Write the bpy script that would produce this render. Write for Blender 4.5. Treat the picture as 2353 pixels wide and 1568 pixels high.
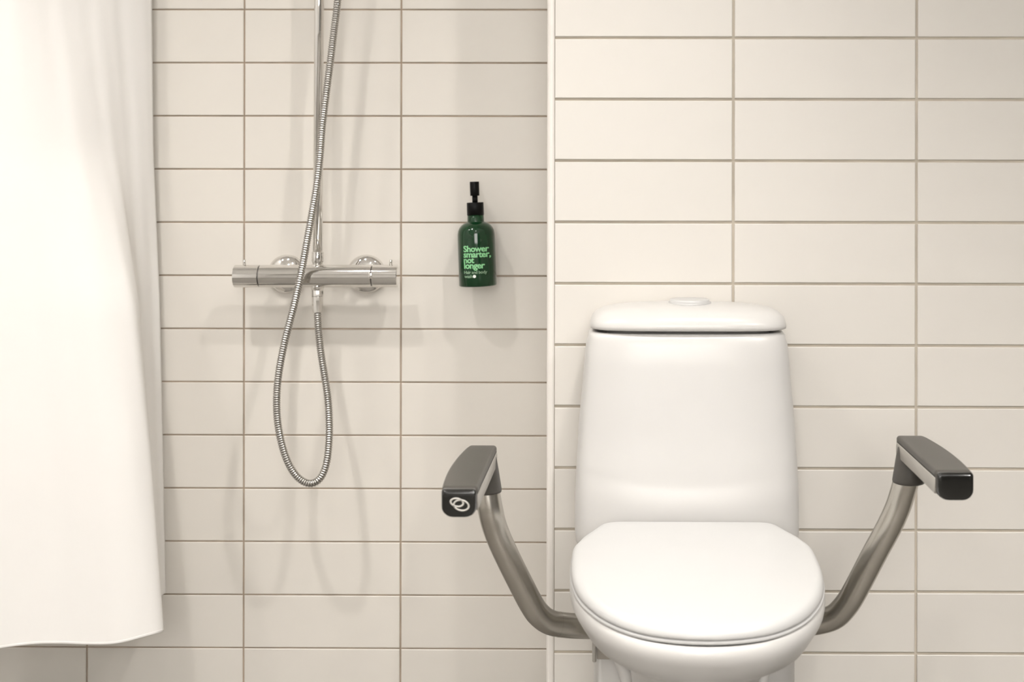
import bpy, bmesh, math, random
from mathutils import Vector, Matrix
random.seed(7)
PI = math.pi
SC = bpy.context.scene
COL = SC.collection
for o in list(bpy.data.objects): bpy.data.objects.remove(o)

# ------------------------------------------------------------ camera
F = 2904.0                       # focal length in pixels of the 2353x1568 frame
YAW, ROLL = math.radians(0.45), 0.0015
VX, VY = 1420.0, 420.0           # where the depth direction vanishes
CAM = Vector((0, 0, 1.0))
fwd = Vector((-math.sin(YAW), math.cos(YAW), 0))
rgt0 = Vector((math.cos(YAW), math.sin(YAW), 0)); up0 = Vector((0, 0, 1))
rgt = (rgt0*math.cos(ROLL) + up0*math.sin(ROLL)).normalized()
up = rgt.cross(fwd).normalized()
Y = Vector((0, 1, 0))
CX = VX - F*Y.dot(rgt)/Y.dot(fwd)
CY = VY + F*Y.dot(up)/Y.dot(fwd)
cd = bpy.data.cameras.new('camera')
cd.sensor_fit = 'HORIZONTAL'; cd.sensor_width = 36.0; cd.lens = 36.0*F/2353.0
cd.shift_x = -(CX-1176.5)/2353.0; cd.shift_y = (CY-784.0)/2353.0
cd.clip_start = 0.02; cd.clip_end = 50
cd.dof.use_dof = True; cd.dof.focus_distance = 1.98; cd.dof.aperture_fstop = 5.0
cam = bpy.data.objects.new('camera', cd); COL.objects.link(cam)
M = Matrix((rgt, up, -fwd)).transposed().to_4x4(); M.translation = CAM
cam.matrix_world = M
SC.camera = cam
def P(px, py, d):
    """world point on the sight line of a pixel, at depth y = d"""
    r = fwd + rgt*((px-CX)/F) - up*((py-CY)/F)
    return CAM + r*(d/r.y)

# ------------------------------------------------------------ world, exposure, lamps
w = bpy.data.worlds.new('world'); SC.world = w; w.use_nodes = True
w.node_tree.nodes['Background'].inputs[0].default_value = (1.0, 0.96, 0.9, 1)
w.node_tree.nodes['Background'].inputs[1].default_value = 0.2
SC.view_settings.view_transform = 'Standard'
try: SC.view_settings.look = 'None'
except Exception: pass
SC.view_settings.gamma = 1.0; SC.view_settings.use_curve_mapping = False
SC.view_settings.exposure = 0.19
D1, D2 = 2.444, 2.10            # depth of the shower wall and of the toilet wall
CEIL = 2.40
LAMPS = [  # x, y, watts; spots toward the camera are added as fill
    (-0.86, 1.31, 29, 'above the shower mixer'), (0.36, 1.27, 30, 'above the toilet'), (-0.18, 0.30, 13, 'added as fill above the middle of the room'),
    (-1.55, 1.26, 15, 'beyond the shower curtain'), (1.30, 0.20, 84, 'added as fill near the dark right-hand wall'),
    (-0.91, -0.60, 20, 'added as fill at the left of the rear wall'), (0.90, -0.60, 36, 'added as fill at the right of the rear wall')]
LCOL = (1.0, 0.965, 0.93)
FILL_W = 40.0                  # unseen frontal fill light, added behind the photographer

# ------------------------------------------------------------ helpers
def link(o, parent=None):
    COL.objects.link(o)
    if parent is not None: o.parent = parent
    return o
def meta(o, label=None, cat=None, group=None, kind=None):
    if label: o['label'] = label
    if cat: o['category'] = cat
    if group: o['group'] = group
    if kind: o['kind'] = kind
    return o
def empty(name, loc, label, cat, group=None):
    o = bpy.data.objects.new(name, None); o.empty_display_size = 0.05
    o.location = loc; link(o); return meta(o, label, cat, group)
def obj(name, bm, mat, parent=None, smooth=True, wn=False, sub=0):
    bmesh.ops.recalc_face_normals(bm, faces=bm.faces[:])
    me = bpy.data.meshes.new(name); bm.to_mesh(me); bm.free()
    for m in (mat if isinstance(mat, (list, tuple)) else [mat]): me.materials.append(m)
    if smooth:
        for p in me.polygons: p.use_smooth = True
    o = bpy.data.objects.new(name, me)
    if parent is not None:
        me.transform(Matrix.Translation(-parent_loc(parent)))
    link(o, parent)
    if sub:
        s = o.modifiers.new('sub', 'SUBSURF'); s.levels = sub; s.render_levels = sub
    if wn:
        e = o.modifiers.new('split', 'EDGE_SPLIT'); e.split_angle = math.radians(wn)
    return o
def parent_loc(p):
    v = Vector((0, 0, 0))
    while p is not None:
        v += p.location; p = p.parent
    return v
def loft(rings, cap0=True, cap1=True, closed=True):
    bm = bmesh.new(); V = [[bm.verts.new(p) for p in r] for r in rings]; n = len(rings[0])
    for a, b in zip(V[:-1], V[1:]):
        for i in range(n if closed else n-1):
            j = (i+1) % n
            bm.faces.new((a[i], a[j], b[j], b[i]))
    if cap0: bm.faces.new(V[0][::-1])
    if cap1: bm.faces.new(V[-1])
    return bm
def add_loft(bm, rings, cap0=True, cap1=True, mi=0):
    V = [[bm.verts.new(p) for p in r] for r in rings]; n = len(rings[0])
    for a, b in zip(V[:-1], V[1:]):
        for i in range(n):
            j = (i+1) % n
            f = bm.faces.new((a[i], a[j], b[j], b[i])); f.material_index = mi
    if cap0: bm.faces.new(V[0][::-1]).material_index = mi
    if cap1: bm.faces.new(V[-1]).material_index = mi
def frame(ax):
    ax = ax.normalized(); h = Vector((0, 0, 1)) if abs(ax.z) < 0.9 else Vector((1, 0, 0))
    u = ax.cross(h).normalized(); return u, ax.cross(u).normalized()
def circ(c, ax, r, n=32, u=None, v=None):
    if u is None: u, v = frame(ax)
    return [c + u*(r*math.cos(2*PI*k/n)) + v*(r*math.sin(2*PI*k/n)) for k in range(n)]
def lathe(base, ax, prof, n=40, cap0=True, cap1=True):
    """prof: list of (distance along axis, radius)"""
    ax = ax.normalized(); u, v = frame(ax)
    return loft([circ(base + ax*h, ax, max(r, 1e-5), n, u, v) for h, r in prof], cap0, cap1)
def catmull(pts, n):
    out = []
    Q = [pts[0]*2-pts[1]] + list(pts) + [pts[-1]*2-pts[-2]]
    for i in range(1, len(Q)-2):
        a, b, c, d = Q[i-1], Q[i], Q[i+1], Q[i+2]
        for k in range(n):
            t = k/n
            out.append(0.5*((2*b) + (c-a)*t + (2*a-5*b+4*c-d)*t*t + (3*b-a-3*c+d)*t*t*t))
    out.append(pts[-1].copy() if hasattr(pts[-1], 'copy') else pts[-1]); return out
def resample(path, step):
    L = [0]
    for a, b in zip(path[:-1], path[1:]): L.append(L[-1] + (b-a).length)
    n = max(2, int(L[-1]/step)); out = []; j = 0
    for k in range(n+1):
        s = L[-1]*k/n
        while j < len(L)-2 and L[j+1] < s: j += 1
        t = (s-L[j])/max(1e-9, L[j+1]-L[j]); out.append(path[j].lerp(path[j+1], t))
    return out
def sweep(path, rad, n=24):
    rings = []; u = None
    for i, p in enumerate(path):
        t = (path[min(i+1, len(path)-1)] - path[max(i-1, 0)]).normalized()
        if u is None: u, v = frame(t)
        u = (u - t*u.dot(t)).normalized(); v = t.cross(u)
        r = rad(i/(len(path)-1)) if callable(rad) else rad
        rings.append([p + u*(r*math.cos(2*PI*k/n)) + v*(r*math.sin(2*PI*k/n)) for k in range(n)])
    return rings
def box(bm, lo, hi):
    x0, y0, z0 = lo; x1, y1, z1 = hi
    v = [bm.verts.new(p) for p in ((x0,y0,z0),(x1,y0,z0),(x1,y1,z0),(x0,y1,z0),(x0,y0,z1),(x1,y0,z1),(x1,y1,z1),(x0,y1,z1))]
    for f in ((3,2,1,0),(4,5,6,7),(0,1,5,4),(1,2,6,5),(2,3,7,6),(3,0,4,7)): bm.faces.new([v[i] for i in f])
def boxes(*bb):
    bm = bmesh.new()
    for lo, hi in bb: box(bm, lo, hi)
    return bm
def bevel(bm, w, seg=2):
    bmesh.ops.bevel(bm, geom=bm.edges[:], offset=w, segments=seg, profile=0.5, affect='EDGES'); return bm

# ------------------------------------------------------------ materials
def mat(name, col, rough=0.5, metal=0.0, coat=0.0, var=0.03, scale=20.0, bump=0.0, bscale=200.0,
        rvar=0.0, objvar=0.0, sss=0.0, spec=0.5, trans=0.0):
    m = bpy.data.materials.new(name); m.use_nodes = True; nt = m.node_tree; N = nt.nodes; Lk = nt.links
    b = N['Principled BSDF']
    b.inputs['Roughness'].default_value = rough; b.inputs['Metallic'].default_value = metal
    b.inputs['Coat Weight'].default_value = coat; b.inputs['Coat Roughness'].default_value = 0.05
    b.inputs['Specular IOR Level'].default_value = spec
    b.inputs['Transmission Weight'].default_value = trans
    tc = N.new('ShaderNodeTexCoord'); no = N.new('ShaderNodeTexNoise'); no.inputs['Scale'].default_value = scale
    no.inputs['Detail'].default_value = 3
    Lk.new(tc.outputs['Object'], no.inputs['Vector'])
    mr = N.new('ShaderNodeMapRange'); mr.inputs['From Min'].default_value = 0.3; mr.inputs['From Max'].default_value = 0.7
    mr.inputs['To Min'].default_value = 1-var; mr.inputs['To Max'].default_value = 1+var
    Lk.new(no.outputs['Fac'], mr.inputs['Value'])
    fac = mr.outputs['Result']
    if objvar:
        oi = N.new('ShaderNodeObjectInfo'); m2 = N.new('ShaderNodeMapRange')
        m2.inputs['To Min'].default_value = 1-objvar; m2.inputs['To Max'].default_value = 1+objvar
        Lk.new(oi.outputs['Random'], m2.inputs['Value'])
        mu = N.new('ShaderNodeMath'); mu.operation = 'MULTIPLY'
        Lk.new(fac, mu.inputs[0]); Lk.new(m2.outputs['Result'], mu.inputs[1]); fac = mu.outputs[0]
    vm = N.new('ShaderNodeVectorMath'); vm.operation = 'SCALE'; vm.inputs[0].default_value = col
    Lk.new(fac, vm.inputs['Scale']); Lk.new(vm.outputs['Vector'], b.inputs['Base Color'])
    if rvar:
        m3 = N.new('ShaderNodeMapRange'); m3.inputs['To Min'].default_value = rough-rvar; m3.inputs['To Max'].default_value = rough+rvar
        Lk.new(no.outputs['Fac'], m3.inputs['Value']); Lk.new(m3.outputs['Result'], b.inputs['Roughness'])
    if bump:
        n2 = N.new('ShaderNodeTexNoise'); n2.inputs['Scale'].default_value = bscale; n2.inputs['Detail'].default_value = 2
        Lk.new(tc.outputs['Object'], n2.inputs['Vector'])
        bp = N.new('ShaderNodeBump'); bp.inputs['Strength'].default_value = bump; bp.inputs['Distance'].default_value = 0.001
        Lk.new(n2.outputs['Fac'], bp.inputs['Height']); Lk.new(bp.outputs['Normal'], b.inputs['Normal'])
    if sss:
        b.inputs['Subsurface Weight'].default_value = sss; b.inputs['Subsurface Radius'].default_value = (1, .9, .8)
        b.inputs['Subsurface Scale'].default_value = 0.004
    return m
TILE_A = mat('shower_tile_glaze', (0.67, 0.637, 0.584), 0.42, var=0.012, scale=9, objvar=0.012, bump=0.05, bscale=60, rvar=0.04)
TILE_B = mat('toilet_tile_glaze', (0.665, 0.635, 0.587), 0.42, var=0.010, scale=9, objvar=0.010, bump=0.05, bscale=60, rvar=0.04)
GROUT_A = mat('brown_grout', (0.40, 0.32, 0.245), 0.95, var=0.22, scale=14)
GROUT_B = mat('grey_grout', (0.50, 0.45, 0.375), 0.95, var=0.10, scale=14)
PAINT = mat('white_paint', (0.85, 0.835, 0.81), 0.6, var=0.01)
TRIM = mat('cream_trim', (0.73, 0.695, 0.65), 0.4, var=0.01)
FLOOR = mat('grey_floor', (0.17, 0.158, 0.14), 0.5, var=0.06, scale=60)
DOORM = mat('dark_door', (0.05, 0.045, 0.04), 0.5, var=0.05)
PORC = mat('white_porcelain', (0.585, 0.573, 0.554), 0.30, coat=0.0, var=0.006)
SEATM = mat('white_seat_plastic', (0.54, 0.537, 0.527), 0.36, var=0.005)
CHROME = mat('chrome', (0.76, 0.745, 0.72), 0.05, metal=1.0, var=0.01)
CHROME_D = mat('dark_chrome_groove', (0.10, 0.095, 0.09), 0.4, metal=0.8, var=0.02)
HOSEM = mat('hose_metal', (0.50, 0.485, 0.455), 0.24, metal=1.0, var=0.02)
ALU = mat('brushed_aluminium', (0.52, 0.495, 0.45), 0.26, metal=1.0, var=0.02, scale=60, bump=0.05, bscale=900)
PADM = mat('charcoal_armrest_plastic', (0.060, 0.055, 0.048), 0.38, var=0.05, scale=30, bump=0.06, bscale=1500)
PANELM = mat('grey_side_plastic', (0.34, 0.32, 0.285), 0.30, spec=0.8, var=0.03, scale=30)
BLACKG = mat('glossy_black_plastic', (0.008, 0.008, 0.007), 0.16, var=0.02, coat=0.3)
BLACKM = mat('matte_black_plastic', (0.004, 0.004, 0.004), 0.4, var=0.02, spec=0.15)
GREEN = mat('green_bottle_plastic', (0.003, 0.034, 0.010), 0.10, coat=0.3, spec=0.35, var=0.12, scale=14)
GREEN_TXT = mat('pale_green_print', (0.26, 0.62, 0.30), 0.5, var=0.02)
PALE_TXT = mat('pale_grey_green_print', (0.30, 0.46, 0.30), 0.5, var=0.02)
WHITE_TXT = mat('white_print', (0.85, 0.9, 0.85), 0.5, var=0.02)
SILVER_TXT = mat('silver_print', (0.50, 0.48, 0.44), 0.4, var=0.02)
BRACKM = mat('grey_bracket_metal', (0.33, 0.30, 0.26), 0.45, metal=0.3, var=0.03)
def cloth_mat():
    m = bpy.data.materials.new('white_curtain_cloth'); m.use_nodes = True; nt = m.node_tree; N = nt.nodes; Lk = nt.links
    out = N['Material Output']; b = N['Principled BSDF']; b.inputs['Roughness'].default_value = 0.85
    b.inputs['Base Color'].default_value = (0.93, 0.915, 0.89, 1); b.inputs['Specular IOR Level'].default_value = 0.1
    tr = N.new('ShaderNodeBsdfTranslucent'); tr.inputs['Color'].default_value = (0.9, 0.86, 0.80, 1)
    mx = N.new('ShaderNodeMixShader'); mx.inputs[0].default_value = 0.22
    tc = N.new('ShaderNodeTexCoord'); mp = N.new('ShaderNodeMapping'); mp.inputs['Scale'].default_value = (1, 1, 0.25)
    no = N.new('ShaderNodeTexNoise'); no.inputs['Scale'].default_value = 12; no.inputs['Detail'].default_value = 4
    Lk.new(tc.outputs['Object'], mp.inputs['Vector']); Lk.new(mp.outputs['Vector'], no.inputs['Vector'])
    bp = N.new('ShaderNodeBump'); bp.inputs['Strength'].default_value = 0.12; bp.inputs['Distance'].default_value = 0.01
    Lk.new(no.outputs['Fac'], bp.inputs['Height']); Lk.new(bp.outputs['Normal'], b.inputs['Normal'])
    Lk.new(b.outputs[0], mx.inputs[1]); Lk.new(tr.outputs[0], mx.inputs[2]); Lk.new(mx.outputs[0], out.inputs['Surface'])
    return m
CLOTH = cloth_mat()
def emit_mat():
    m = bpy.data.materials.new('lamp_glass'); m.use_nodes = True; b = m.node_tree.nodes['Principled BSDF']
    b.inputs['Emission Color'].default_value = (1, .94, .85, 1); b.inputs['Emission Strength'].default_value = 12
    return m
EMIT = emit_mat()

DARKW = mat('dark_grey_paint', (0.09, 0.084, 0.075), 0.6, var=0.03)
PANE = emit_mat(); PANE.name = 'fill_pane_glow'
PANE.node_tree.nodes['Principled BSDF'].inputs['Emission Strength'].default_value = 1.5  # glow of the added panes, part of the frontal fill
# ------------------------------------------------------------ the room
XL, XR, YB = -1.75, 1.75, -1.6
XS = P(1256, 900, D2).x           # left end of the projecting toilet wall
def struct(name, bm, m, label, smooth=False):
    return meta(obj(name, bm, m, None, smooth), label, None, None, 'structure')
struct('floor', boxes(((XL-.1, YB-.1, -.1), (XR+.1, D1+.15, 0))), FLOOR, 'grey bathroom floor')
struct('ceiling', boxes(((XL-.1, YB-.1, CEIL), (XR+.1, D1+.15, CEIL+.1))), PAINT, 'white painted ceiling')
struct('wall_left', boxes(((XL-.1, YB, 0), (XL, D1+.008, CEIL))), PAINT, 'plain side wall beyond the shower curtain')
struct('wall_right', boxes(((XR, YB, 0), (XR+.1, D2, CEIL))), DARKW, 'plain dark side wall to the right of the toilet')
struct('wall_front', boxes(((XL-.1, YB-.1, 0), (XR+.1, YB, CEIL))), PAINT, 'plain wall behind the photographer')
dr = struct('added_door_1', bevel(boxes(((.78, YB, 0.004), (1.62, YB+.045, 2.05))), 0.004), DOORM, 'unseen dark door behind the photographer, added for dark reflections')  # door added so the chrome and tubes reflect something dark
hd = lathe(Vector((0.86, YB+.045, 1.02)), Vector((0, 1, 0)), [(0, .025), (.006, .025), (.008, .009), (.05, .009)], 24)
add_loft(hd, [circ(Vector((0.86+k, YB+.088, 1.02)), Vector((1, 0, 0)), .009, 16) for k in (-.01, .12)])
obj('door_handle', hd, CHROME, dr)
wf = struct('fill_window_1', boxes(((-.65, YB, .85), (.65, YB+.03, .9)), ((-.65, YB, 2.1), (.65, YB+.03, 2.15)), ((-.65, YB, .9), (-.6, YB+.03, 2.1)), ((.6, YB, .9), (.65, YB+.03, 2.1)), ((-.025, YB, .9), (.025, YB+.03, 2.1))), PAINT, 'unseen white framed window behind the photographer, added for fill light')  # made-up window that carries the frontal fill
for a_ in (-.6, .025):
    pane = obj('fill_pane', boxes(((a_, YB+.004, .9), (a_+.575, YB+.010, 2.1))), PANE, wf, False)
wl = bpy.data.lights.new('window_fill', 'AREA'); wl.shape = 'RECTANGLE'; wl.size = 1.18; wl.size_y = 1.18; wl.energy = FILL_W; wl.color = (1.0, .98, .96)  # area lamp added to fill the walls from the front
wo = bpy.data.objects.new('window_fill', wl); link(wo, wf); wo.location = (0, YB+.034, 1.5); wo.rotation_euler = (PI/2, 0, PI)
G = 0.0030    # grout recess
wA = struct('wall_back_left', boxes(((XL-.1, D1+G, 0), (XS+.03, D1+.1, CEIL))), GROUT_A, 'recessed shower wall of beige tiles with brown grout')
wB = struct('wall_back_right', boxes(((XS+.012, D2+G, 0), (XR+.1, D1+.1, CEIL))), GROUT_B, 'projecting wall of beige tiles behind the toilet')

def tile_mesh(wd, ht, name):
    t, c = 0.006, 0.0011
    bm = bmesh.new(); hw, hh = wd/2, ht/2
    def rect(y, i): return [bm.verts.new(p) for p in ((-hw+i, y, -hh+i), (hw-i, y, -hh+i), (hw-i, y, hh-i), (-hw+i, y, hh-i))]
    a = rect(t, 0); b = rect(c*0.8, 0); c2 = rect(0, c)
    for p, q in ((a, b), (b, c2)):
        for i in range(4): bm.faces.new((p[i], p[(i+1) % 4], q[(i+1) % 4], q[i]))
    bm.faces.new(c2); bmesh.ops.recalc_face_normals(bm, faces=bm.faces[:])
    if c2[0].link_faces: pass
    me = bpy.data.meshes.new(name); bm.to_mesh(me); bm.free(); return me
def tile_wall(wall, m, depth, x_org, z_org, px, pz, gx, gz, x0, x1, z0, z1, drop=0):
    cache = {}
    i0 = math.floor((x0-x_org)/px); i1 = math.ceil((x1-x_org)/px)
    j0 = math.floor((z0-z_org)/pz); j1 = math.ceil((z1-z_org)/pz)
    for j in range(j0, j1):
        for i in range(i0, i1):
            a = x_org+i*px+gx/2; b = x_org+(i+1)*px-gx/2
            c = z_org+j*pz+gz/2; d = z_org+(j+1)*pz-gz/2
            a, b, c, d = max(a, x0), min(b, x1), max(c, z0), min(d, z1)
            if b-a < .006 or d-c < .006: continue
            k = (round(b-a, 4), round(d-c, 4))
            if k not in cache:
                cache[k] = tile_mesh(b-a, d-c, 'tile'); cache[k].materials.append(m)
            o = bpy.data.objects.new('tile', cache[k]); link(o, wall)
            o.location = ((a+b)/2, depth + random.uniform(-.00025, .00025), (c+d)/2)
            o.rotation_euler = (random.uniform(-.001, .001), 0, random.uniform(-.0006, .0006))
pA = P(560.5, 633.5, D1); pA2 = P(920.5, 1124, D1)
tile_wall(wA, TILE_A, D1, pA.x, pA.z, pA2.x-pA.x, (pA.z-pA2.z)/4, .0032, .0028, XL+.002, XS+.028, 0.002, CEIL-.002)
pB = P(1685, 511.5, D2); pB2 = P(2105, 1220, D2)
tile_wall(wB, TILE_B, D2, pB.x, pB.z, pB2.x-pB.x, (pB.z-pB2.z)/5, .0042, .0044, XS+.0130, XR-.002, 0.002, CEIL-.002)
struct('trim_1', loft([[Vector((XS, D1+.05, z)), Vector((XS, D2+.0045, z)), Vector((XS+.0006, D2+.0015, z)), Vector((XS+.0025, D2-.0004, z)),
                        Vector((XS+.0055, D2-.0014, z)), Vector((XS+.0095, D2-.0014, z)), Vector((XS+.0124, D2-.0004, z)), Vector((XS+.0124, D1+.05, z))]
                       for z in (0.0, CEIL)]), TRIM, 'smooth cream corner strip between the shower wall and the toilet wall')

# ------------------------------------------------------------ ceiling lamps
for n_, (x, y, pw, where) in enumerate(LAMPS):
    t = empty('ceiling_light', (x, y, CEIL), 'round recessed ceiling spotlight '+where, 'lamp', 'recessed ceiling spotlights')
    obj('rim', lathe(Vector((x, y, CEIL)), Vector((0, 0, -1)), [(0, .048), (.004, .048), (.006, .044), (.006, .036), (.001, .035)], 32, True, False), CHROME, t)
    obj('diffuser', lathe(Vector((x, y, CEIL)), Vector((0, 0, -1)), [(0, .036), (.0025, .036)], 24), EMIT, t)
    ld = bpy.data.lights.new('ceiling_lamp', 'SPOT'); ld.energy = pw*2.4; ld.color = LCOL; ld.shadow_soft_size = 0.03; ld.spot_size = math.radians(118 if n_ < 2 else 142); ld.spot_blend = 1.0
    lo = bpy.data.objects.new('ceiling_lamp', ld); link(lo, t); lo.location = (0, 0, -0.012)
    if n_ == 1: lo.rotation_euler = (0, math.radians(32), 0)

# ------------------------------------------------------------ toilet
TX = 0.1085
def sup(cx, hw, yf, yb, z, p=5.0, n=72, bulge=0.0):
    """rounded rectangle in plan; front at yf, back at yb"""
    out = []; cy, hd = (yf+yb)/2, (yb-yf)/2
    for k in range(n):
        a = 2*PI*k/n; c, s = math.cos(a), math.sin(a)
        r = (abs(c)**p + abs(s)**p)**(-1/p)
        x, y = r*c, r*s
        yy = cy + hd*y
        if y < 0: yy -= bulge*max(0, 1-(x)**2)*(-y)**2
        out.append(Vector((cx+hw*x, yy, z(x, y) if callable(z) else z)))
    return out
toilet = empty('toilet', (TX, 2.0, 0), 'white porcelain toilet with closed lid against the beige tiled wall', 'toilet')
YBK = D2 - 0.004
cl = [(.748, .1560, 1.948, 0), (.7475, .1585, 1.946, 0), (.715, .1617, 1.944, 0), (.681, .1643, 1.942, 0), (.648, .1675, 1.940, 0),
      (.6145, .170, 1.938, 0), (.58, .1718, 1.936, .0005), (.555, .173, 1.934, .001), (.540, .1737, 1.9335, .001), (.528, .1741, 1.9325, .0016),
      (.516, .1745, 1.9308, .0026), (.500, .175, 1.9300, .003), (.4816, .1753, 1.930, .003), (.455, .1755, 1.930, .003), (.440, .1740, 1.931, .002), (.430, .168, 1.935, .002)]
rings = []
zt = .7665
rings.append(sup(TX, .140, 1.962, YBK-.012, .74, 5))
rings.append(sup(TX, .1425, 1.960, YBK-.010, zt-.001, 5))
rings.append(sup(TX, .1465, 1.957, YBK-.007, zt, 5, bulge=.001))
rings.append(sup(TX, .1520, 1.952, YBK-.002, zt-.0012, 5, bulge=.002))
rings.append(sup(TX, .1552, 1.949, YBK-.001, zt-.006, 5, bulge=.003))
for z, hw, yf, bl in cl: rings.append(sup(TX, hw, yf, YBK, (lambda x, y, z=z: (z if z < .7478 else .755) + (.022*x*x*(y < 0)*(-y) if .49 < z < .56 else 0)), 5, bulge=.004+bl))
obj('cistern', loft(rings), PORC, toilet)
# cistern lid
LXc = TX + .0025
dz = lambda z: (lambda x, y: z)
zb = .7706
lr = [sup(LXc, .130, 1.975, YBK-.020, .757, 5), sup(LXc, .130, 1.975, YBK-.020, zb+.001, 5), sup(LXc, .1500, 1.951, YBK-.003, zb, 4.6, bulge=.003),
      sup(LXc, .1545, 1.947, YBK, zb+.0012, 4.4, bulge=.004), sup(LXc, .1550, 1.946, YBK, zb+.006, 4.2, bulge=.004),
      sup(LXc, .1540, 1.947, YBK, .782, 4.0, bulge=.004), sup(LXc, .1515, 1.950, YBK-.002, .7885, 3.8, bulge=.004),
      sup(LXc, .1455, 1.956, YBK-.004, .7945, 3.5, bulge=.004), sup(LXc, .135, 1.964, YBK-.009, .7995, 3.2, bulge=.003),
      sup(LXc, .119, 1.974, YBK-.015, .8032, 3.0, bulge=.002), sup(LXc, .098, 1.985, YBK-.024, .8058, 2.8), sup(LXc, .072, 1.998, YBK-.036, .8074, 2.5),
      sup(LXc, .040, 2.010, YBK-.050, .8083, 2.2), sup(LXc, .010, 2.024, YBK-.062, .8086, 2)]
obj('cistern_lid', loft(lr), PORC, toilet)
bx = P(1585, 700, 2.02).x
bc = Vector((bx, 2.022, .8075))
bt = obj('flush_button', lathe(bc, Vector((0, 0, 1)), [(-.004, .0345), (.0015, .0345), (.0022, .034), (.0022, .0325), (.0010, .032), (.0058, .0315), (.0066, .0305), (.0052, .022), (.0042, .010), (.0040, 0)], 48), SEATM, toilet)
# seat lid, plan outline: (half width, y)
SO_ = [(0.0, 1.478), (.026, 1.4800), (.0525, 1.4865), (.076, 1.4965), (.096, 1.511), (.113, 1.5285), (.1285, 1.550), (.1405, 1.573), (.1525, 1.602), (.162, 1.635),
      (.1685, 1.670), (.1718, 1.705), (.1730, 1.745), (.1727, 1.775), (.171, 1.795), (.1655, 1.812), (.160, 1.830), (.1505, 1.850), (.1430, 1.867), (.1375, 1.879), (.131, 1.889), (.120, 1.8955), (.10, 1.8985), (.04, 1.899), (.0, 1.899)]
SO = [(h*.985, y + (.08*(1.65-y) if y < 1.65 else 0)) for h, y in SO_]
def outline(scale_in, z, tilt=0.05, n=120, yc=1.70, xc=TX-.002, sx=1.0):
    half = catmull([Vector((h, y, 0)) for h, y in SO], 8)
    half = resample(half, 0.006)
    full = [Vector((xc+p.x*sx, p.y, 0)) for p in half] + [Vector((xc-p.x*sx, p.y, 0)) for p in half[-2:0:-1]]
    m = len(full); out = []
    for i, p in enumerate(full):
        t = (full[(i+1) % m]-full[i-1]).normalized(); nr = Vector((t.y, -t.x, 0))
        q = p - nr*scale_in if True else p
        zz = z - tilt*(1.899-q.y)
        out.append(Vector((q.x, q.y, zz)))
    return out
# orientation test for inward direction
_t = outline(0.01, 0); _o = outline(0.0, 0)
SG = 1 if abs(_t[len(_t)//4].x-TX) < abs(_o[len(_o)//4].x-TX) else -1
def ol(ins, z, **k): return outline(SG*ins, z, **k)
LT = .494
def shrink(ring, f, z_add, tilt=0.05):
    c = Vector((TX-.002, 1.705, 0)); return [Vector((c.x+(p.x-c.x)*f, c.y+(p.y-c.y)*f, LT+z_add-tilt*(1.899-(c.y+(p.y-c.y)*f)))) for p in ring]
base_in = ol(.014, LT)
obj('seat_lid', loft([ol(.006, LT-.0150), ol(.0010, LT-.0145), ol(0, LT-.0130), ol(0, LT-.0110), ol(.0006, LT-.0080), ol(.0024, LT-.0048), ol(.0052, LT-.0022), ol(.0090, LT-.0007),
      base_in, shrink(base_in, .8, .0012), shrink(base_in, .5, .0022), shrink(base_in, .2, .0027), shrink(base_in, .02, .0028)]), SEATM, toilet)
obj('seat', loft([ol(.060, LT-.0185), ol(.058, LT-.0158), ol(.004, LT-.0158, sx=1.010), ol(.0016, LT-.0162, sx=1.012), ol(.0008, LT-.0175, sx=1.013), ol(.0010, LT-.0195, sx=1.013), ol(.0022, LT-.0208, sx=1.012), ol(.06, LT-.0210)]), SEATM, toilet)
for s in (-1, 1):
    obj('hinge', lathe(Vector((TX+s*.075-.0, 1.893, LT-.020)), Vector((0, 0, -1)), [(0, .012), (.001, .013), (.020, .013)], 24), SEATM, toilet)
# bowl : rim follows the seat, then tucks in under
def bowl_ring(z, fx, yf, yb, p_in=0.0, tilt=0.05, hw=None):
    r = ol(p_in, 0); xs = TX
    ymin = min(p.y for p in r); ymax = max(p.y for p in r)
    out = []
    for p in r:
        t = (p.y-ymin)/(ymax-ymin)
        y = yf + t*(yb-yf)
        out.append(Vector((xs+(p.x-xs)*fx, y, z - tilt*(1.899-y))))
    return out
BT = LT-.0216
br = [bowl_ring(BT-.012, .55, 1.60, 1.86), bowl_ring(BT-.001, .93, 1.492, 1.895), bowl_ring(BT, .990, 1.492, 1.899), bowl_ring(BT-.0018, 1.0, 1.490, 1.902), bowl_ring(BT-.006, 1.008, 1.4785+.009, 1.905), bowl_ring(BT-.013, 1.010, 1.487, 1.906),
      bowl_ring(BT-.020, 1.003, 1.489, 1.905), bowl_ring(BT-.027, .985, 1.493, 1.902), bowl_ring(BT-.038, .955, 1.500, 1.90, tilt=.045),
      bowl_ring(BT-.052, .905, 1.508, 1.89, tilt=.04), bowl_ring(BT-.066, .835, 1.526, 1.88, tilt=.03), bowl_ring(BT-.080, .745, 1.549, 1.865, tilt=.02),
      bowl_ring(BT-.095, .655, 1.575, 1.86, tilt=.01), bowl_ring(BT-.115, .58, 1.600, 1.86, tilt=0), bowl_ring(BT-.145, .53, 1.625, 1.87, tilt=0),
      bowl_ring(BT-.20, .49, 1.650, 1.89, tilt=0), bowl_ring(BT-.30, .47, 1.66, 1.93, tilt=0), bowl_ring(.05, .50, 1.65, 1.97, tilt=0), bowl_ring(.012, .54, 1.635, 1.98, tilt=0), bowl_ring(.0, .54, 1.635, 1.98, tilt=0)]
obj('bowl', loft(br), PORC, toilet)
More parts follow.
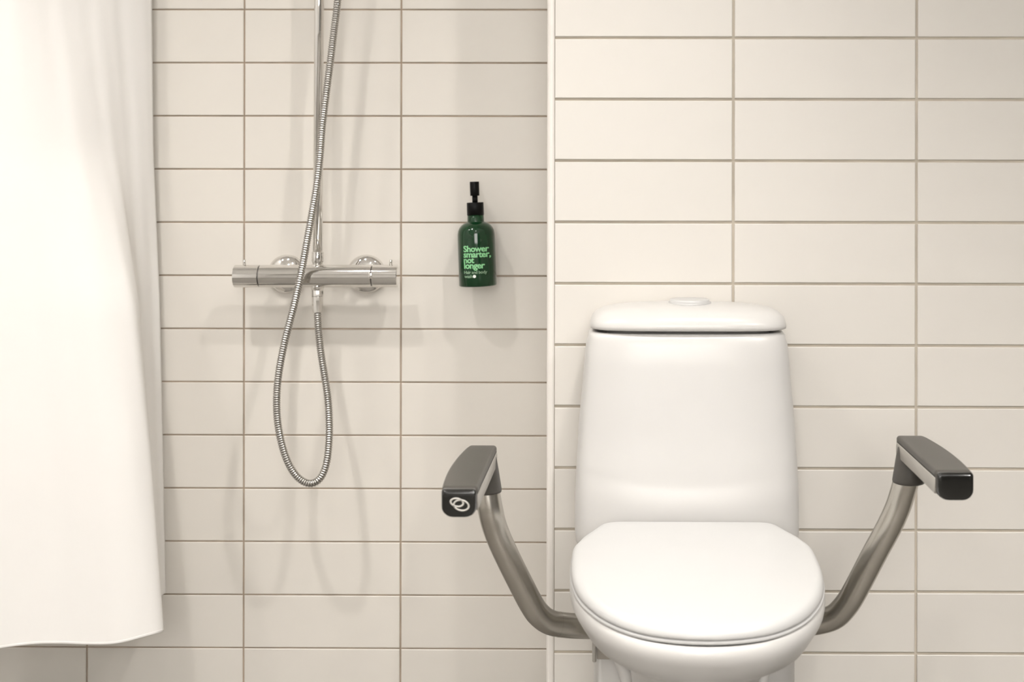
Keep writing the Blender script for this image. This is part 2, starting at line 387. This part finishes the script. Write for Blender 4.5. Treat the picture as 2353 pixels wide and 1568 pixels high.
# rear body going down to the floor
obj('rear_pedestal', loft([sup(TX+.006, .150, 1.835, YBK, z, 7) for z in (0, .02, .2, .38)] + [sup(TX+.005, .155, 1.840, YBK, .405, 7), sup(TX+.003, .168, 1.86, YBK, .425, 6), sup(TX+.003, .168, 1.87, YBK, .435, 6)]), PORC, toilet)
# sloping web with a slot on each flank of the bowl
for s in (-1, 1):
    pts = [Vector((TX+s*.145, 1.80, .425)), Vector((TX+s*.128, 1.795, .375)), Vector((TX+s*.105, 1.79, .33)), Vector((TX+s*.088, 1.785, .27)), Vector((TX+s*.085, 1.78, .15)), Vector((TX+s*.09, 1.78, .01))]
    path = resample(catmull(pts, 8), .012)
    obj('side_rib', loft(sweep(path, .011, 16)), PORC, toilet)

# ------------------------------------------------------------ support arms
MC = 0.111
def arm(s, zt, inner, outer_rear, outer_mid, outer_front, yr, yf, label, tube_px, emblem, group):
    a = empty('support_arm', (s*0+ (inner+outer_mid)/2, yr, zt), label, 'support arm', group)
    L = yr-yf
    def xo(t):  # outer edge along the length, t 0 rear .. 1 front
        A, B, C_ = outer_rear, outer_mid, outer_front
        return A*(1-t)*(1-2*t) + 4*B*t*(1-t) + C_*t*(2*t-1)
    def section(y, xi, xo_, ztop, zbot, rt=.004, rb=.013, n=6):
        """cross section in x-z; xi inner, xo_ outer"""
        sg = 1 if xo_ > xi else -1; w_ = abs(xo_-xi); pts = []
        rb_ = min(rb, w_/2-.0005); rt_ = rt
        def arc(cx, cz, r, a0, a1):
            for k in range(n+1):
                t = a0+(a1-a0)*k/n; pts.append(Vector((xi+sg*(cx+r*math.cos(t)), y, cz+r*math.sin(t))))
        arc(w_-rt_, ztop-rt_, rt_, 0, PI/2); arc(rt_, ztop-rt_, rt_, PI/2, PI)
        arc(rb_, zbot+rb_, rb_, PI, 1.5*PI); arc(w_-rb_, zbot+rb_, rb_, 1.5*PI, 2*PI)
        return pts
    H = .034
    secs = []
    def S(t, ins=0.0, dtop=0.0, dy=0.0, rt=.0042):
        y = yr - L*t + dy; sg = 1 if outer_mid > inner else -1
        return section(y, inner+sg*ins, xo(t)-sg*ins, zt-dtop, zt-H+ins*.7, rt)
    secs.append(S(0, .006, .0035)); secs.append(S(0, .003, .0012, -.0008)); secs.append(S(0, .0009, .0003, -.003)); secs.append(S(0, 0, 0, -.006))
    for k in range(1, 15): secs.append(S(k/15*.98))
    secs.append(S(.984))
    pad = obj('armrest', loft(secs), PADM, a)
    cap = [S(.9842), S(.9875, .0001, .0001), S(.9985, .0010, .0030), S(.9995, .0018, .0038), S(1.0, .006, .008)]
    obj('end_cap', loft(cap), BLACKG, a, wn=50)
    # grey inner side panel
    sg = 1 if outer_mid > inner else -1
    x0, x1 = sorted((inner-sg*.0011, inner+sg*.004))
    pn = bmesh.new()
    prof = []
    ya, yb_ = yr-.006, yf+.0
    za, zb_ = zt-.0085, zt-H+.006
    r = .006
    def arcp(cy, cz, a0, a1):
        for k in range(6):
            t = a0+(a1-a0)*k/5; prof.append((cy+r*math.cos(t), cz+r*math.sin(t)))
    arcp(ya-r, za-r, 0, PI/2); prof.append((yf+L*.052, za)); prof.append((yf+L*.052, zb_)); arcp(ya-r, zb_+r, 1.5*PI, 2*PI)
    ringsP = [[Vector((inner+sg*.004, y, z)) for y, z in prof], [Vector((inner-sg*.0004, y, z)) for y, z in prof],
              [Vector((inner-sg*.0011, y+(.0012 if y < (ya+yb_)/2 else -.0012), z+(.0012 if z < (za+zb_)/2 else -.0012))) for y, z in prof]]
    obj('inner_panel', loft(ringsP), PANELM, a)
    sl = boxes(((min(inner-sg*.0003, inner+sg*.003), yf+L*.055, za+.0003), (max(inner-sg*.0003, inner+sg*.003), ya-.004, za+.0016)))
    obj('seam', sl, BLACKM, a, False)
    # socket under the rear end
    xc = (inner+outer_rear)/2 - sg*.004
    yc = yr-.0235
    tp = [P(px, py, d) for px, py, d in tube_px]
    tdir = (tp[1]-tp[0]).normalized()
    so = []
    for h, r_, dx in ((.012, .0195, sg*.002), (.030, .0208, 0), (.046, .0218, -sg*.0015), (.0585, .0225, -sg*.0028), (.0615, .0218, -sg*.003), (.0625, .0195, -sg*.003)):
        so.append(circ(Vector((xc+dx, yc, zt-h)) , (tdir*.35+Vector((0, 0, -1))*.65), r_, 32, Vector((1, 0, 0)), Vector((0, 1, 0))))
    obj('socket', loft(so), PADM, a)
    path = resample(catmull([Vector((xc-sg*.002, yc, zt-.045))]+tp, 10), .006)
    obj('tube', loft(sweep(path, .0178, 32)), ALU, a)
    return a, tp, path
armG = 'fold-down support arms of the toilet'
# pixel paths of the tubes with their depths
lt = [(1127, 1172, 1.785), (1137, 1212, 1.79), (1154, 1255, 1.795), (1184, 1317, 1.805), (1222, 1390, 1.82), (1243, 1417, 1.83), (1268, 1432, 1.84), (1305, 1438, 1.85), (1345, 1440, 1.86), (1400, 1440, 1.87)]
rt = [(2072, 1140, 1.785), (2061, 1172, 1.79), (2042, 1213, 1.795), (2010, 1272, 1.805), (1965, 1358, 1.82), (1942, 1394, 1.83), (1917, 1418, 1.84), (1880, 1430, 1.85), (1840, 1434, 1.86), (1800, 1436, 1.87)]
armL, tpl, pathL = arm(-1, .6235, -.173, -.2135, -.2222, -.2155, 1.812, 1.545, 'left support arm of the toilet with dark pad and two-ring emblem', lt, True, None)
armR, tpr, pathR = arm(1, .6425, .3945, .4340, .4440, .4390, 1.796, 1.560, 'right support arm of the toilet, dark pad without emblem', rt, False, None)
# ring emblem on the left end cap
for (px, py, rx, rz, rot) in ((1050.0, 1155.5, .0078, .0048, -.20), (1060.0, 1162.0, .0092, .0062, -.22)):
    c = P(px, py, 1.5445); bm = bmesh.new(); n = 40; rr = []
    for k in range(n):
        t = 2*PI*k/n; ex = Vector((math.cos(t)*rx, 0, math.sin(t)*rz))
        e = Vector((ex.x*math.cos(rot)-ex.z*math.sin(rot), 0, ex.x*math.sin(rot)+ex.z*math.cos(rot)))
        nn = e.normalized(); rr.append([c+e+nn*(.0012*math.cos(q*PI/3))+Vector((0, .0006*math.sin(q*PI/3), 0)) for q in range(6)])
    V = [[bm.verts.new(p) for p in r_] for r_ in rr]
    for i in range(n):
        A, B = V[i], V[(i+1) % n]
        for q in range(6): bm.faces.new((A[q], A[(q+1) % 6], B[(q+1) % 6], B[q]))
    obj('emblem_ring', bm, SILVER_TXT, armL)
# small hole, scratch and sleeve on the left tube
hp = P(1125, 1204, 1.7735)
obj('screw_hole', lathe(hp+Vector((0, .003, 0)), Vector((0, -1, 0)), [(0, .0022), (.0032, .0022)], 16), BLACKM, armL)
i0 = min(range(len(pathL)), key=lambda i: (pathL[i]-tpl[7]+Vector((.016, 0, 0))).length)
obj('sleeve', loft(sweep(pathL[i0:], .01795, 32), False), ALU, armL)
# mounting bracket end that shows below the tube on the left
b0 = P(1361, 1484, 1.822); b1 = P(1391, 1515, 1.822); bb = P(1370.5, 1518, 1.822)
bk = bevel(boxes(((b0.x, 1.812, bb.z), (bb.x, 1.845, .43))), .0022, 3)
obj('mounting_bracket', bk, PANELM, armL)
obj('bracket_plate', bevel(boxes(((bb.x+.0008, 1.820, b1.z), (b1.x+.02, 1.845, .425))), .0008, 1), BRACKM, armL, False)
obj('mounting_bracket', bevel(boxes(((.235, 1.812, .388), (.252, 1.86, .435))), .002, 2), PANELM, armR)

# ------------------------------------------------------------ shower mixer
C0 = 0.07; DM = D1-C0
def px(x, y, d=DM): return P(x, y, d)
mA, mB = px(540, 635), px(915, 634.5)
mixer = empty('shower_mixer', tuple((mA+mB)/2), 'chrome thermostatic shower mixer bar on the beige shower wall', 'shower mixer')
ax = (mB-mA).normalized(); ML = (mB-mA).length; R = .0213
ppm = ML/375.0
def seg(x0, x1, r0=R, r1=R, e0=.001, e1=.001):
    a, b = (x0-540)*ppm, (x1-540)*ppm
    return lathe(mA, ax, [(a, r0-.004), (a+.0002, r0-e0), (a+e0, r0), (b-e1, r1), (b-.0002, r1-e1), (b, r1-.004)], 64)
obj('body', seg(598.2, 855.4), CHROME, mixer, wn=40)
tmp = seg(540, 596.6, R, R, .0008, .0006)
h1 = obj('temperature_handle', tmp, CHROME, mixer, wn=40)
h2 = obj('flow_handle', seg(857.2, 915, R, R, .0006, .0008), CHROME, mixer, wn=40)
obj('handle_gap', lathe(mA, ax, [((595-540)*ppm, R-.002), ((600-540)*ppm, R-.002)], 40), CHROME_D, mixer)
obj('handle_gap', lathe(mA, ax, [((853-540)*ppm, R-.002), ((859-540)*ppm, R-.002)], 40), CHROME_D, mixer)
for xx, hh in ((561.5, h1), (898, h2)):
    q = px(xx, 634.7)+Vector((0, 0, R-.002))
    obj('lever_pin', lathe(q, Vector((0, 0, 1)), [(0, .0026), (.0105, .0026), (.0118, .0020), (.0121, .001)], 20), CHROME, hh)
sb = px(855.8, 631)+Vector((0, -R+.0006, 0))
obj('stop_button', bevel(boxes(((sb.x-.0032, sb.y-.0016, sb.z-.006), (sb.x+.0032, sb.y+.003, sb.z+.0045))), .0009, 2), CHROME, h2)
for xx in (657, 840):
    e = P(xx, 631, D1-.012); base = Vector((e.x, D1-.0005, e.z))
    obj('escutcheon', lathe(base, Vector((0, -1, 0)), [(0, .0375), (.004, .0378), (.008, .0362), (.0125, .031), (.016, .022), (.018, .013), (.0185, .011), (.0187, .009), (C0-.010, .009)], 56), CHROME, mixer)
# outlet below
nb = px(729.5, 660)
obj('outlet', lathe(px(729.5, 636), Vector((0, 0, -1)), [(.010, .0125), (.0215, .0125), (.0228, .0115), (.0255, .0110)], 32), CHROME, mixer)
obj('riser_inlet', lathe(px(729.5, 636), Vector((0, 0, 1)), [(.010, .0115), (.0225, .0115), (.024, .0095)], 32), CHROME, mixer)

# ------------------------------------------------------------ riser pipe
r0 = px(729.8, 608); r1 = px(733.5, 0); rd = (r1-r0); top = r0+rd*(1.95-r0.z)/rd.z
riser = empty('shower_riser', tuple(r0), 'vertical chrome shower riser pipe rising from the mixer', 'pipe')
obj('pipe', lathe(r0, rd, [(0.012, .0090), ((top-r0).length, .0090)], 32), CHROME, riser)
obj('union_nut', lathe(r0, rd, [(-.0005, .0080), (.0, .0088), (.004, .0098), (.0065, .0112), (.0195, .0112), (.0205, .0106), (.0215, .0112), (.0235, .0110), (.0245, .0094)], 32), CHROME, riser)
wbp = Vector((top.x, DM, 1.88))
obj('wall_bracket', lathe(Vector((top.x, D1-.0003, 1.88)), Vector((0, -1, 0)), [(0, .020), (.006, .020), (.008, .010), (C0+.012, .010), (C0+.014, .008)], 32), CHROME, riser)
# hand shower high on the riser, above the photograph, holding the hose end
hs = empty('hand_shower', (top.x, DM-.03, 1.72), 'chrome hand shower in its holder at the top of the riser', 'hand shower')
obj('holder', bevel(boxes(((top.x-.014, DM-.035, 1.70), (top.x+.030, DM+.0115, 1.735))), .004, 2), CHROME, hs)
hq = Vector((top.x+.045, DM-.035, 1.66)); hdirn = Vector((-.12, -.35, 1)).normalized()
obj('handle', lathe(hq, hdirn, [(0, .008), (.01, .011), (.10, .013), (.17, .014), (.18, .012)], 32), CHROME, hs)
obj('shower_head', lathe(hq+hdirn*.19, Vector((-.1, -.8, -.6)), [(-.014, .012), (-.008, .030), (.006, .042), (.012, .043), (.014, .040)], 40), CHROME, hs)

# ------------------------------------------------------------ hose
hose_px = [(776, 0, .100), (767.5, 72, .101), (759, 143, .102), (750, 214, .103), (741, 286, .104), (735.5, 357, .105), (727.5, 428, .107), (717, 490, .110),
           (708, 540, .113), (693, 622, .118), (675.5, 703, .126), (654.5, 785, .132), (640.5, 860, .136), (636, 913, .138), (637.5, 964, .139), (646, 1015, .140),
           (662, 1064, .141), (685, 1098, .141), (712, 1111.5, .141), (735.5, 1100, .140), (750, 1066, .136), (756, 1015, .130), (756.5, 964, .122), (753, 913, .112),
           (745.5, 862, .101), (737.5, 811, .090), (732, 760, .078), (729.6, 716, .0705), (729.3, 700, .070)]
hp_ = [P(x, y, D1-c) for x, y, c in hose_px]
up_pts = [hq - hdirn*.002, hq-hdirn*.03+Vector((.002, 0, -.01)), Vector((hp_[0].x+.013, hp_[0].y, 1.42+.06))]
path = resample(catmull(up_pts+hp_, 8), .00105)
hose = empty('shower_hose', tuple(hp_[18]), 'ribbed metal shower hose hanging in a long loop under the mixer', 'shower hose')
RH = .0070
prof = (RH*.84, RH*.84, RH, RH*1.015, RH)      # per pitch
rings = []; u = None; N = 14
for i, p in enumerate(path[::1]):
    t = (path[min(i+1, len(path)-1)]-path[max(i-1, 0)]).normalized()
    if u is None: u, v = frame(t)
    u = (u-t*u.dot(t)).normalized(); v = t.cross(u); r = prof[i % 4] if i % 4 < 4 else RH
    rings.append([p+u*(r*math.cos(2*PI*k/N))+v*(r*math.sin(2*PI*k/N)) for k in range(N)])
bm = bmesh.new(); V = [[bm.verts.new(q) for q in r] for r in rings]
for i, (a, b) in enumerate(zip(V[:-1], V[1:])):
    for k in range(N):
        f = bm.faces.new((a[k], a[(k+1) % N], b[(k+1) % N], b[k])); f.material_index = 1 if i % 4 == 0 else 0
obj('hose_tube', bm, [HOSEM, CHROME_D], hose)
nt_ = px(729.5, 659)
obj('hose_nut', lathe(Vector((nt_.x, DM, px(729.5, 665).z)), Vector((0, 0, -1)), [(-.002, .0085), (-.001, .0100), (.001, .0108), (.012, .0108), (.0125, .0100), (.0135, .0108), (.030, .0104), (.040, .0090), (.043, .0086), (.044, .0072)], 12), CHROME, hose, True, wn=25)

# ------------------------------------------------------------ soap bottle
CB = .050; DB = D1-CB
bb_ = P(1098.3, 657.0, DB); tt = P(1090.0, 417.5, DB)
ax = (tt-bb_).normalized(); HB = (tt-bb_).length; k = HB/239.6
bot = empty('soap_bottle', tuple(bb_), 'green pump bottle of hair and body wash on the shower wall', 'bottle')
RB = .0355
pr = [(0, RB-.004), (.0006, RB-.0012), (.002, RB), (.04, RB), (.08, RB), (.100, RB-.0003), (.107, RB-.0016), (.112, RB-.0040), (.1165, RB-.0075), (.1200, RB-.0120), (.1222, RB-.0165), (.1232, RB-.0195),
      (.1245, .0157), (.140, .0154)]
pr = [(h*.985, r) for h, r in pr]
obj('bottle_body', lathe(bb_, ax, pr, 64), GREEN, bot)
y_at = lambda y: (657.0-y)*k
obj('collar', lathe(bb_, ax, [(y_at(494.5), .0150), (y_at(494), .0160), (y_at(466), .0158), (y_at(465.3), .0152)], 48), BLACKM, bot)
obj('pump_stem', lathe(bb_, ax, [(y_at(466.5), .0052), (y_at(449), .0052)], 24), BLACKM, bot)
obj('pump_head', lathe(bb_, ax, [(y_at(450), .0082), (y_at(449.5), .0087), (y_at(418.3), .0088), (y_at(417.5), .0082)], 32), BLACKM, bot)
# spout hidden behind the head pointing to the wall
sp = bb_+ax*y_at(424)
obj('spout', lathe(sp, Vector((0, 1, -.15)), [(0, .0042), (.032, .0036)], 20), BLACKM, bot)
hb = bb_+ax*.06
obj('wall_holder', bevel(boxes(((hb.x-.012, DB+RB-.002, hb.z-.03), (hb.x+.012, D1, hb.z+.03))), .001, 1), BLACKM, bot)
def lettering(txt, pxl, pyb, width_px, mat_, off=.0, nm='lettering', shear=0):
    cu = bpy.data.curves.new('t', 'FONT'); cu.body = txt; cu.size = 1.0; cu.offset = off; cu.resolution_u = 3; cu.space_character = .93
    to = bpy.data.objects.new('t', cu); COL.objects.link(to)
    bpy.context.view_layer.update()
    me = bpy.data.meshes.new_from_object(to.evaluated_get(bpy.context.evaluated_depsgraph_get()))
    bpy.data.objects.remove(to)
    xs = [v.co.x for v in me.vertices]; x0, x1 = min(xs), max(xs)
    bm = bmesh.new(); bm.from_mesh(me); bpy.data.meshes.remove(me)
    bmesh.ops.subdivide_edges(bm, edges=[e for e in bm.edges if e.calc_length() > .12], cuts=2)
    bmesh.ops.triangulate(bm, faces=bm.faces[:])
    wm = width_px*k; sc = wm/(x1-x0)
    rx = Vector((ax.z, 0, -ax.x)).normalized(); ry = ax.cross(rx).normalized()
    if ry.y > 0: ry = -ry
    # axis-relative start
    st = P(pxl, pyb, DB-RB*.9); u0 = (st-bb_).dot(rx); h0 = (st-bb_).dot(ax)
    for v_ in bm.verts:
        uu = u0+(v_.co.x-x0)*sc; hh = h0+v_.co.y*sc; th = math.asin(max(-.98, min(.98, uu/(RB+.0002))))
        v_.co = bb_+ax*hh+rx*((RB+.0003)*math.sin(th))+ry*((RB+.0003)*math.cos(th))
    return obj(nm, bm, mat_, bot, False)
lettering('Shower', 1064.8, 579.5, 57.5, GREEN_TXT, .023)
lettering('smarter,', 1065.0, 592.3, 61.0, GREEN_TXT, .023)
lettering('not', 1065.6, 605.0, 24.5, GREEN_TXT, .023)
lettering('longer', 1066.4, 617.8, 47.5, GREEN_TXT, .023)
lettering('Hair and body', 1066.4, 630.0, 52.0, PALE_TXT, .005)
lettering('wash', 1067.0, 639.3, 19.0, PALE_TXT, .005)
dc = P(1090.5, 635.5, DB-RB*.95)
rxx = (dc.x-bb_.x-(dc.z-bb_.z)*ax.x/ax.z); ydot = DB-math.sqrt(RB**2-rxx**2)
obj('printed_dot', lathe(Vector((dc.x, ydot+.0012, dc.z)), Vector((rxx*.6/RB, -1, 0)), [(0, .0029), (.0016, .0029)], 24), WHITE_TXT, bot, False)

# ------------------------------------------------------------ curtain
def lerp(a, b, t): return a+(b-a)*t
rowsY = [0, 350, 700, 1050, 1400]
# columns: pixel x at each row level, depth from wall at each row
colsX = [([350, 354, 368.5, 375, 382], [0.03, 0.03, 0.025, 0.02, 0.012]),
         ([322, 332, 345, 358, 368], [0.052, 0.052, 0.05, 0.05, 0.05]),
         ([290, 306, 322, 340, 350], [0.074, 0.075, 0.09, 0.1, 0.11]),
         ([258, 282, 316, 340, 355], [0.096, 0.1, 0.13, 0.14, 0.155]),
         ([225, 258, 318, 347, 369], [0.118, 0.125, 0.165, 0.18, 0.2]),
         ([190, 230, 304, 340, 366], [0.14, 0.15, 0.195, 0.21, 0.228]),
         ([152, 192, 262, 300, 325], [0.162, 0.178, 0.215, 0.235, 0.25]),
         ([112, 145, 205, 240, 262], [0.184, 0.2, 0.235, 0.25, 0.266]),
         ([70, 92, 145, 175, 195], [0.205, 0.222, 0.245, 0.258, 0.27]),
         ([25, 38, 85, 112, 130], [0.222, 0.235, 0.252, 0.265, 0.277]),
         ([-25, -18, 20, 42, 60], [0.23, 0.245, 0.265, 0.28, 0.292]),
         ([-80, -75, -50, -35, -20], [0.25, 0.26, 0.278, 0.292, 0.305]),
         ([-150, -150, -125, -115, -105], [0.27, 0.28, 0.292, 0.305, 0.315]),
         ([-230, -230, -210, -200, -195], [0.29, 0.3, 0.305, 0.318, 0.325]),
         ([-330, -330, -320, -310, -305], [0.32, 0.33, 0.335, 0.34, 0.345])]
ZB, ZT = .207, 1.93
def col_pt(ci, z):
    xs, cs = colsX[ci]
    pts = [P(x, y, D1-c) for x, y, c in zip(xs, rowsY, cs)]
    if z >= pts[0].z:
        d = (pts[0]-pts[1])/(pts[0].z-pts[1].z); q = pts[0]+d*(z-pts[0].z)*.45; return Vector((q.x, q.y, z))
    for a, b in zip(pts[:-1], pts[1:]):
        if z >= b.z:
            t = (a.z-z)/(a.z-b.z); return Vector((lerp(a.x, b.x, t), lerp(a.y, b.y, t), z))
    d = (pts[-1]-pts[-2])/(pts[-1].z-pts[-2].z); q = pts[-1]+d*(z-pts[-1].z); return Vector((q.x, q.y, z))
rowsZ = [ZT-(ZT-ZB)*i/60 for i in range(60)] + [ZB+.004, ZB+.001, ZB]
bm = bmesh.new(); grid = []
for iz, z in enumerate(rowsZ):
    row = catmull([col_pt(ci, z) for ci in range(len(colsX))], 6)
    out = []
    for j, p in enumerate(row):
        a = row[max(0, j-1)]; b = row[min(len(row)-1, j+1)]; t = (b-a).normalized(); nr = Vector((t.y, -t.x, 0))
        wv = .0010*math.sin(j*.42+z*1.3)+.0004*math.sin(j*.9-z*4.0)
        zz = z
        if z < .5: zz = z + .004*math.sin(j*.23+.4)*(1-(z-ZB)/.29)
        out.append(Vector((p.x+nr.x*wv, min(D1-.004, p.y+nr.y*wv), zz)))
    grid.append([bm.verts.new(q) for q in out])
for a, b in zip(grid[:-1], grid[1:]):
    for i in range(len(a)-1): bm.faces.new((a[i], a[i+1], b[i+1], b[i]))
last = [v.co.copy() for v in grid[-1]]
cur = empty('shower_curtain', (last[40].x, last[40].y, ZB), 'white fabric shower curtain hanging at the left edge', 'curtain')
cc = obj('curtain_cloth', bm, CLOTH, cur)
md = cc.modifiers.new('thick', 'SOLIDIFY'); md.thickness = .0007; md.offset = 0
hm = loft([[p+Vector((0, 0, .0)) + Vector((0, .0007*math.cos(q*PI/4), .0026*math.sin(q*PI/4)+.0006)) for q in range(8)] for p in last])
obj('hem', hm, CLOTH, cur)
topz = [v for v in last]
rail_pts = [Vector((-1.0, D1, ZT+.02)), Vector((-.93, D1-.25, ZT+.02)), Vector((-1.02, D1-.36, ZT+.02)), Vector((XL, D1-.50, ZT+.02))]
tops = catmull([col_pt(ci, ZT) for ci in range(len(colsX))], 4)
rail = empty('curtain_rail', tuple(Vector((XL, D1-.35, ZT))), 'slim white curtain rail above the shower curtain', 'curtain rail')
rp = [Vector((t.x, t.y, ZT+.006)) for t in tops]; rp[0].y = D1
rp.append(Vector((XL, rp[-1].y-.06, ZT+.006)))
obj('rail', loft(sweep(resample(rp, .02), .008, 12)), PAINT, rail)
